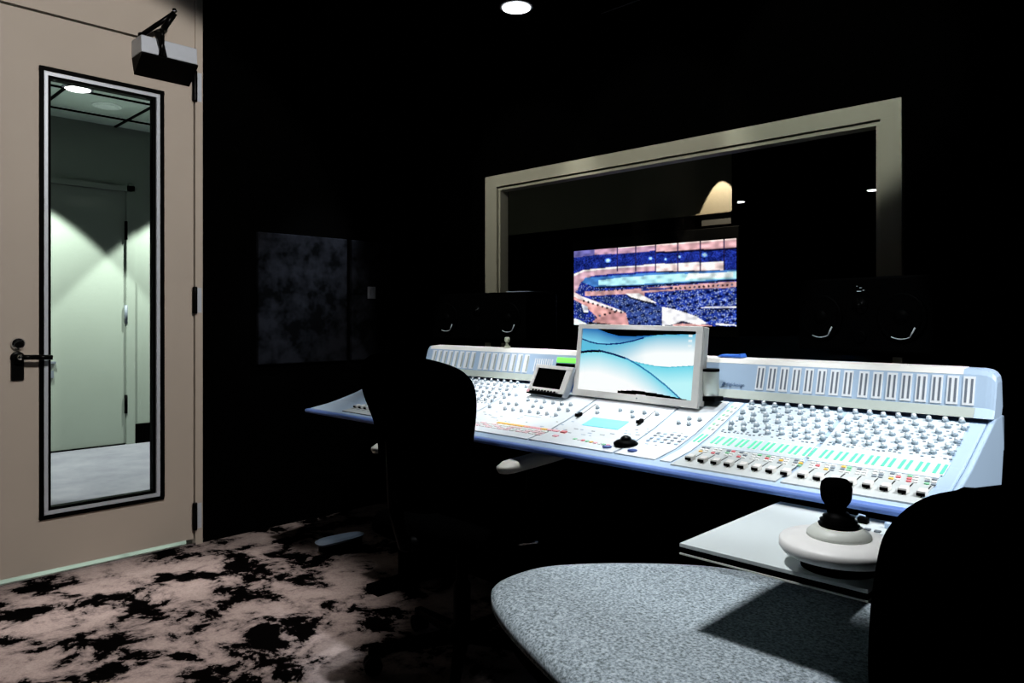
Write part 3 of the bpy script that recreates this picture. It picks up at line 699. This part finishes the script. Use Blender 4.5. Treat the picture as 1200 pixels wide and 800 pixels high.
m = MB().prism([(-1.79, 1.945, prof(1.965) + .004), (-1.63, 1.945, prof(1.965) + .004), (-1.62, 1.965, .90), (-1.77, 1.965, .90)], (0, .02, 0), CONSE); part(m, 'wedge_stand', dv)

# black block painting the dark recess below the cup, and metal cup
tr = tag(MB().box(-1.150, -1.068, 1.94, 1.992, .8605, .874, BLKP).build('cup_recess_block', bevel=.001), 'small black block standing for the dark recess under the metal cup', 'block')
cp = thing('metal_cup', 'brushed metal cup with dark rim beside the monitor', 'cup', (-1.098, 1.967, .8745))
m = MB().lathe([(.024, 0), (.026, .003), (.0265, .07), (.0268, .076), (.0245, .076), (.0240, .006)], (-1.098, 1.967, .8745), mat('cup_steel', (.66, .68, .62), .3, .55), 32)
part(m, 'cup_wall', cp); part(MB().lathe([(.0275, 0), (.0275, .008), (.0250, .0081)], (-1.098, 1.967, .9475), BLKP, 32), 'rim', cp)
# blue tape and small stub on the bridge top
m = MB().prism([(-1.128, 2.06, .9865), (-1.112, 2.06, .994), (-1.058, 2.06, .995), (-1.050, 2.06, .9985), (-1.044, 2.06, .9865)], (0, .035, 0), BLUE)
tag(m.build('blue_pouch', bevel=.001), 'small flat glossy blue pouch lying on the meter bridge', 'pouch')
sm = thing('gooseneck_microphone', 'tiny beige stub microphone standing on left part of the meter bridge', 'microphone', (-2.06, 2.08, .9845))
STUB = mat('stub_beige', (.38, .40, .30), .5)
part(MB().lathe([(.014, 0), (.012, .006), (.006, .009), (.006, .020)], (-2.06, 2.08, .9865), STUB, 18), 'base', sm)
part(MB().lathe([(.004, 0), (.010, .003), (.011, .010), (.010, .020), (.007, .022)], (-2.06, 2.08, 1.0067), STUB, 18), 'head', sm)

# ================================================================ STUDIO SPEAKERS ON STANDS
GLINT = mat('glint_and_indicator_pale', (.85, .9, .92), .5)
def speaker(label, cx, cy, rz, zb, w_, h_, d_, wo):
    t = thing('studio_monitor', label, 'speaker', (cx, cy, zb), 'wide studio speakers behind the console', rz)
    def lp(mb, nm, **k): return mb.build(nm, t, local=True, **k)
    lp(MB().box(-w_ / 2, w_ / 2, 0, d_, 0, h_, BLKP), 'cabinet', bevel=.008)
    for s in (-1, 1):
        zc_ = h_ / 2 - .01
        m = MB().lathe([(.085, .0), (.085, .006), (.078, .008), (.070, .004)], (s * wo, -.0005, zc_), BLKP, 36, (0, -1, 0))
        c = lp(m, 'woofer')
        m = MB().lathe([(.068, .009), (.060, .005), (.030, .0045), (.026, .010), (.010, .014), (.002, .015)], (s * wo, -.0005, zc_), BLKP, 36, (0, -1, 0)); m.build('cone', c, local=True)
        # pale arc painting the glint along the woofer's lower edge
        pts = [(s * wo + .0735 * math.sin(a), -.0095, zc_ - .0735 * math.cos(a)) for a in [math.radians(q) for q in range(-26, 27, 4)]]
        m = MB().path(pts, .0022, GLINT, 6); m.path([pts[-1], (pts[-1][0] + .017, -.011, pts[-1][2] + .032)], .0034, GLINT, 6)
        r_ = m.build('woofer_glint', c, local=True); r_['label'] = 'pale painted glint at the lower woofer edge'
    lp(MB().lathe([(.030, 0), (.030, .004), (.012, .003), (.010, .010), (.002, .013)], (0, -.0005, h_ * .62), CHAR, 28, (0, -1, 0)), 'tweeter')
    lp(MB().lathe([(.025, 0), (.025, .004), (.018, .004)], (0, -.0005, h_ * .2), BLKP, 24, (0, -1, 0)), 'bass_port')
    return t
def stand(x, y, top, lb):
    t = thing('speaker_stand', lb, 'speaker stand', (x, y, 0), 'speaker stands')
    part(MB().box(x - .16, x + .16, y - .14, y + .14, 0, .02, BLK), 'base_plate', t, bevel=.004)
    part(MB().tube((x, y, .0205), (x, y, top - .0155), .03, BLK, 20), 'column', t)
    part(MB().box(x - .15, x + .15, y - .12, y + .12, top - .015, top, BLK), 'top_plate', t, bevel=.003)
spk = speaker('wide black studio speaker behind left end of console, below left window jamb', -2.93, 2.72, math.radians(8), .985, .66, .255, .30, .215)
spr = speaker('wide black studio speaker behind right end of console, right of the television', -.93, 2.72, math.radians(-12), .985, .50, .265, .30, .150)
for lx, lz, lw in ((-.012, .232, .004), (.000, .226, .008), (-.010, .214, .016), (.012, .217, .006), (-.014, .186, .004)):
    k = MB().box(lx, lx + lw, -.0035, -.0005, lz, lz + .003, GLINT).build('indicator', spr, local=True)
stand(-2.93, 2.87, .984, 'black floor stand under the left studio speaker'); stand(-.90, 2.87, .984, 'black floor stand under the right studio speaker')
# pale sheet painting the reflection on top of the left speaker
tag(MB().prism([(-2.74, 2.76, 1.2412), (-2.60, 2.80, 1.2412), (-2.60, 2.94, 1.2412), (-2.74, 2.90, 1.2412)], (0, 0, .004), SILV).build('speaker_top_sheen'), 'pale painted sheen on top of the left speaker', 'sheen')
# ================================================================ SIDE TABLE AND JOYSTICK
tt = thing('side_table', 'grey white rectangular side table with black edge in front of the console', 'table', (-.55, 1.37, 0))
TX0, TX1, TY0, TY1, TZ = -.709, -.385, 1.160, 1.578, .70
part(MB().box(TX0, TX1, TY0, TY1, TZ - .007, TZ, TABLE), 'tabletop', tt, bevel=.001)
part(MB().box(TX0 + .001, TX1 - .001, TY0 + .002, TY1 - .002, TZ - .0175, TZ - .0075, BLKP), 'edge_band', tt)
part(MB().box(TX0, TX1, TY0, TY1, TZ - .0205, TZ - .018, mat('thin_pale_strip', (.6, .65, .6), .4)), 'under_strip', tt)
part(MB().box(-.68, -.42, 1.52, 1.69, .655, .679, BLK), 'bracket', tt)
part(MB().box(-.58, -.52, 1.63, 1.69, .02, .6545, BLK), 'table_leg', tt); part(MB().box(-.72, -.44, 1.62, 1.84, 0, .02, BLK), 'foot', tt)
jx, jy = -.513, 1.391
js = thing('joystick_controller', 'white round joystick controller with black stick on side table', 'joystick', (jx, jy, .6565))
part(MB().lathe([(.066, 0), (.066, .008), (.072, .024)], (jx, jy, .6565), BLKP, 40), 'foot', js)
part(MB().lathe([(.086, .022), (.098, .026), (.104, .034), (.104, .046), (.100, .051), (.080, .056), (.055, .058)], (jx, jy, .6565), WHITEP, 64), 'base', js)
part(MB().lathe([(.056, 0), (.055, .006), (.046, .014), (.040, .018)], (jx, jy, .7147), mat('joystick_ring', (.60, .63, .58), .4), 48), 'dome_ring', js)
m = MB().lathe([(.034, 0), (.036, .004), (.031, .007), (.033, .011), (.027, .014), (.028, .018), (.020, .021), (.017, .026)], (jx, jy, .7330), BLKP, 36)
part(m, 'bellows', js)
hx, hy = jx - .006, jy + .004
part(MB().lathe([(.016, 0), (.017, .010), (.025, .022), (.027, .030), (.028, .044), (.026, .055), (.020, .061), (.008, .063)], (hx, hy, .7560), BLKF, 32), 'stick', js)
m = MB()
for i in range(3): m.box(jx + .0 + .018 * i, jx + .011 + .018 * i, jy + .076, jy + .086, .7125, .716, GRYB)
part(m, 'buttons', js, bevel=.001)
js.location = (-.453, 1.228, .7005); js.scale = (.885, .885, .885)
# small clip and pale block at the back of the table
kb = thing('cable_clip', 'tiny black clip at back edge of the side table', 'clip', (-.515, 1.525, .7005))
part(MB().box(-.525, -.505, 1.518, 1.532, .7005, .712, BLKP), 'body', kb, bevel=.002); part(MB().path([(-.528, 1.525, .708), (-.522, 1.525, .716), (-.511, 1.525, .715)], .0018, PALEB), 'wire_loop', kb)
tag(MB().box(-.474, -.463, 1.516, 1.526, .7005, .712, PALEB).build('small_box', bevel=.002), 'tiny pale blue block at back right of the side table', 'box')

# ================================================================ CHAIRS
def outline_prism(mb, outl, yfun, th, mt):
    """outline (x,z) pushed along y with a bend yfun(x,z); filled with a fan from the centre line"""
    n = len(outl); cx = sum(p[0] for p in outl) / n; cz = sum(p[1] for p in outl) / n
    rings = [0, .35, .7, .93, 1.0]; vs_ = []; inset = [1, 1, 1, .9, .35]
    for side in (0, 1):
        vs_.append((cx, yfun(cx, cz) + (th / 2 if side else -th / 2), cz))
        for ri, k in enumerate(rings[1:]):
            for (x, z) in outl:
                X, Z = cx + (x - cx) * k, cz + (z - cz) * k
                vs_.append((X, yfun(X, Z) + (1 if side else -1) * th / 2 * inset[ri + 1], Z))
    fs = []; B = 1 + n * 4
    for side in (0, 1):
        o = side * B
        fs += [(o, o + 1 + i, o + 1 + (i + 1) % n) for i in range(n)]
        for r in range(3):
            a = o + 1 + r * n; b = a + n
            fs += [(a + i, b + i, b + (i + 1) % n, a + (i + 1) % n) for i in range(n)]
    a = 1 + 3 * n; b = B + a
    fs += [(a + i, b + i, b + (i + 1) % n, a + (i + 1) % n) for i in range(n)]
    mb.add(vs_, fs, mt, True); return mb
def smooth_loop(pts, k=4):
    out = []; n = len(pts)
    for i in range(n):
        p0, p1, p2, p3 = [np.array(pts[(i + d) % n], float) for d in (-1, 0, 1, 2)]
        for j in range(k):
            t = j / k; out.append(tuple(.5 * ((2 * p1) + (-p0 + p2) * t + (2 * p0 - 5 * p1 + 4 * p2 - p3) * t * t + (-p0 + 3 * p1 - 3 * p2 + p3) * t ** 3)))
    return out
def star_base(t, ht, accent=False):
    def lp(mb, nm, p=None, **k): return mb.build(nm, p or t, local=True, **k)
    lp(MB().lathe([(.05, .07), (.045, .11), (.028, .12), (.028, .25), (.02, .26), (.02, ht)], (0, 0, 0), BLKP, 20), 'gas_column')
    for q in range(5):
        a = math.radians(72 * q + 18); d = Vector((math.cos(a), math.sin(a), 0)); s = Vector((-d.y, d.x, 0))
        A = d * .03; B = d * .30
        m = MB().hexa([A - s * .022 + Vector((0, 0, .065)), A + s * .022 + Vector((0, 0, .065)), B + s * .014 + Vector((0, 0, .06)), B - s * .014 + Vector((0, 0, .06)),
                       A - s * .022 + Vector((0, 0, .105)), A + s * .022 + Vector((0, 0, .105)), B + s * .014 + Vector((0, 0, .078)), B - s * .014 + Vector((0, 0, .078))], BLKP)
        L = lp(m, 'base_leg', bevel=.004)
        c = B - d * .015
        m = MB().tube(c - s * .022 + Vector((0, 0, .028)), c - s * .006 + Vector((0, 0, .028)), .028, BLKP, 20).tube(c + s * .006 + Vector((0, 0, .028)), c + s * .022 + Vector((0, 0, .028)), .028, BLKP, 20)
        m.tube(c + Vector((0, 0, .028)), c + Vector((0, 0, .0595)), .008, BLKP, 10)
        lp(m, 'caster', L)
ch = thing('office_chair', 'black office chair tucked under the console with its rounded back towards us', 'chair', (-1.765, 1.575, 0), None, math.radians(8))
def cl_(mb, nm, p=None, **k): return mb.build(nm, p or ch, local=True, **k)
star_base(ch, .40)
o1 = smooth_loop([(x + .055, z) for x, z in [(-.10, 1.003), (-.17, .985), (-.203, .94), (-.192, .88), (-.150, .80), (-.13, .70), (-.12, .58), (0, .55), (.13, .58), (.175, .70), (.198, .80), (.208, .89), (.190, .945), (.13, .978), (.0, 1.0)]])
m = MB(); outline_prism(m, o1, lambda x, z: -.285 + .6 * x * x + .10 * (.75 - z) * (1 if z > .75 else -.2), .045, BLKF)
cl_(m, 'backrest')
m = MB().path([(0, -.10, .405), (0, -.26, .44), (0, -.30, .56), (0, -.31, .75)], .022, BLKP, 12); cl_(m, 'back_support')
so = smooth_loop([(-.20, -.20), (-.24, -.10), (-.245, .10), (-.21, .22), (-.10, .26), (.10, .26), (.21, .22), (.245, .10), (.24, -.10), (.20, -.20), (0, -.22)])
def cushion(mb, so, z, th, mt, drop=.03, dark=None):
    n = len(so); cx = sum(p[0] for p in so) / n; cy = sum(p[1] for p in so) / n
    lv = [(.0, 0), (.3, 0), (.6, 0), (.86, -.003), (.95, -.010), (1.0, -drop), (1.0, -th + .01), (.95, -th), (.3, -th)]
    vs_ = [(cx, cy, z)]
    for k, dz in lv[1:]:
        for x, y in so: vs_.append((cx + (x - cx) * k, cy + (y - cy) * k, z + dz))
    vs_.append((cx, cy, z - th)); fs = [(0, 1 + i, 1 + (i + 1) % n) for i in range(n)]
    for r in range(len(lv) - 2):
        a = 1 + r * n; fs += [(a + i, a + n + i, a + n + (i + 1) % n, a + (i + 1) % n) for i in range(n)]
    a = 1 + (len(lv) - 2) * n; fs += [(len(vs_) - 1, a + (i + 1) % n, a + i) for i in range(n)]
    mb.add(vs_, fs, mt, True); return mb
cl_(cushion(MB(), so, .49, .07, BLKF), 'seat')
cl_(MB().box(-.12, .12, -.12, .12, .395, .418, BLKP), 'mechanism', bevel=.004)
m = MB().path([(.12, .02, .405), (.22, .03, .41), (.265, .05, .42)], .006, CHROME); cl_(m, 'tilt_lever')
ARM = mat('arm_pad_cream', (.62, .60, .54), .5)
for s in (-1, 1):
    m = MB().path([(s * .20, -.02, .43), (s * .24, -.02, .44), (s * .26, 0, .52), (s * .262, .02, .655)], .016, BLKP, 10); a = cl_(m, 'arm_post')
    ap = smooth_loop([(s * .262 - .026, -.12), (s * .262 - .03, -.05), (s * .262 - .03, .16), (s * .262, .20), (s * .262 + .03, .16), (s * .262 + .03, -.05), (s * .262 + .026, -.12), (s * .262, -.145)], 3)
    k = MB(); cushion(k, ap, .690, .03, ARM if s == 1 else ARM, .012); k = cl_(k, 'armrest'); k['label'] = 'pale armrest pad'

# right chair: grey speckled seat, black back
c2 = thing('lounge_chair', 'chair with wide grey speckled seat and tall black back, right foreground', 'chair', (-.70, 1.22, 0))
def wl(mb, nm, **k): return part(mb, nm, c2, **k)
seat2 = smooth_loop([(-1.098, 1.063), (-1.147, 1.12), (-1.162, 1.19), (-1.14, 1.285), (-1.05, 1.40), (-.93, 1.508), (-.82, 1.57), (-.62, 1.60), (-.44, 1.55), (-.36, 1.35), (-.36, 1.10), (-.44, .90), (-.58, .86), (-.73, .893), (-.87, .945), (-1.0, 1.003)], 4)
wl(cushion(MB(), seat2, .54, .05, SEATM, .02), 'seat')
wl(cushion(MB(), [(-.72 + (x + .72) * .93, 1.22 + (y - 1.22) * .93) for x, y in seat2], .4895, .05, BLKF, .02), 'seat_shell')
bc = Vector((-.214, 1.156, 0)); bt = Vector((.30, .954, 0)); bnv = Vector((.954, -.30, 0))
ob = smooth_loop([(-.205, .62), (-.216, .72), (-.214, .80), (-.203, .848), (-.165, .878), (-.10, .888), (.06, .882), (.14, .866), (.19, .84), (.21, .78), (.21, .66), (.18, .52), (0, .49), (-.17, .52)])
m = MB(); outline_prism(m, ob, lambda x, z: 0, .05, BLKF)
m.v = [tuple(bc + bt * v[0] + bnv * (v[1] - .5 * v[0] ** 2 + .10 * (v[2] - .8)) + Vector((0, 0, v[2]))) for v in m.v]
wl(m, 'backrest')
q = bc + bt * -.085
m = MB().path([tuple(q + bt * x + Vector((0, 0, z))) for x, z in ((-.03, .876), (-.020, .886), (0, .889), (.020, .886), (.03, .876))], .003, BLKP, 8); wl(m, 'top_loop')
m = MB().path([(-.50, 1.20, .43), (-.36, 1.16, .44), (-.30, 1.135, .52), (-.27, 1.125, .66)], .022, BLKP, 12); wl(m, 'back_support')
wl(MB().lathe([(.05, .07), (.045, .11), (.028, .12), (.028, .25), (.02, .26), (.02, .43)], (-.70, 1.22, 0), BLKP, 20), 'gas_column')
for q in range(5):
    a = math.radians(72 * q + 50); d = Vector((math.cos(a), math.sin(a), 0)); s = Vector((-d.y, d.x, 0)); O = Vector((-.70, 1.22, 0)); A = O + d * .03; B = O + d * .29
    U = lambda z: Vector((0, 0, z))
    m = MB().hexa([A - s * .022 + U(.065), A + s * .022 + U(.065), B + s * .014 + U(.06), B - s * .014 + U(.06), A - s * .022 + U(.105), A + s * .022 + U(.105), B + s * .014 + U(.078), B - s * .014 + U(.078)], BLKP)
    L = wl(m, 'base_leg', bevel=.004); c = B - d * .015
    part(MB().tube(c - s * .022 + U(.028), c - s * .006 + U(.028), .028, BLKP, 20).tube(c + s * .006 + U(.028), c + s * .022 + U(.028), .028, BLKP, 20).tube(c + U(.028), c + U(.0595), .008, BLKP, 10), 'caster', L)

# pale foot pedal on the floor by the left wall
fp = thing('foot_pedal', 'small pale blue grey foot pedal on the dark floor left of the console', 'pedal', (-3.03, 1.93, 0))
pd = smooth_loop([(-3.075, 1.82), (-2.995, 1.80), (-2.985, 1.90), (-2.995, 2.03), (-3.045, 2.05), (-3.075, 1.95)], 4)
part(cushion(MB(), pd, .062, .02, PALEB, .012), 'tread', fp); part(MB().box(-3.07, -3.0, 1.83, 2.03, 0, .041, BLKP), 'base', fp, bevel=.004)
for o in bpy.data.objects:
    if 'o' in o: del o['o']
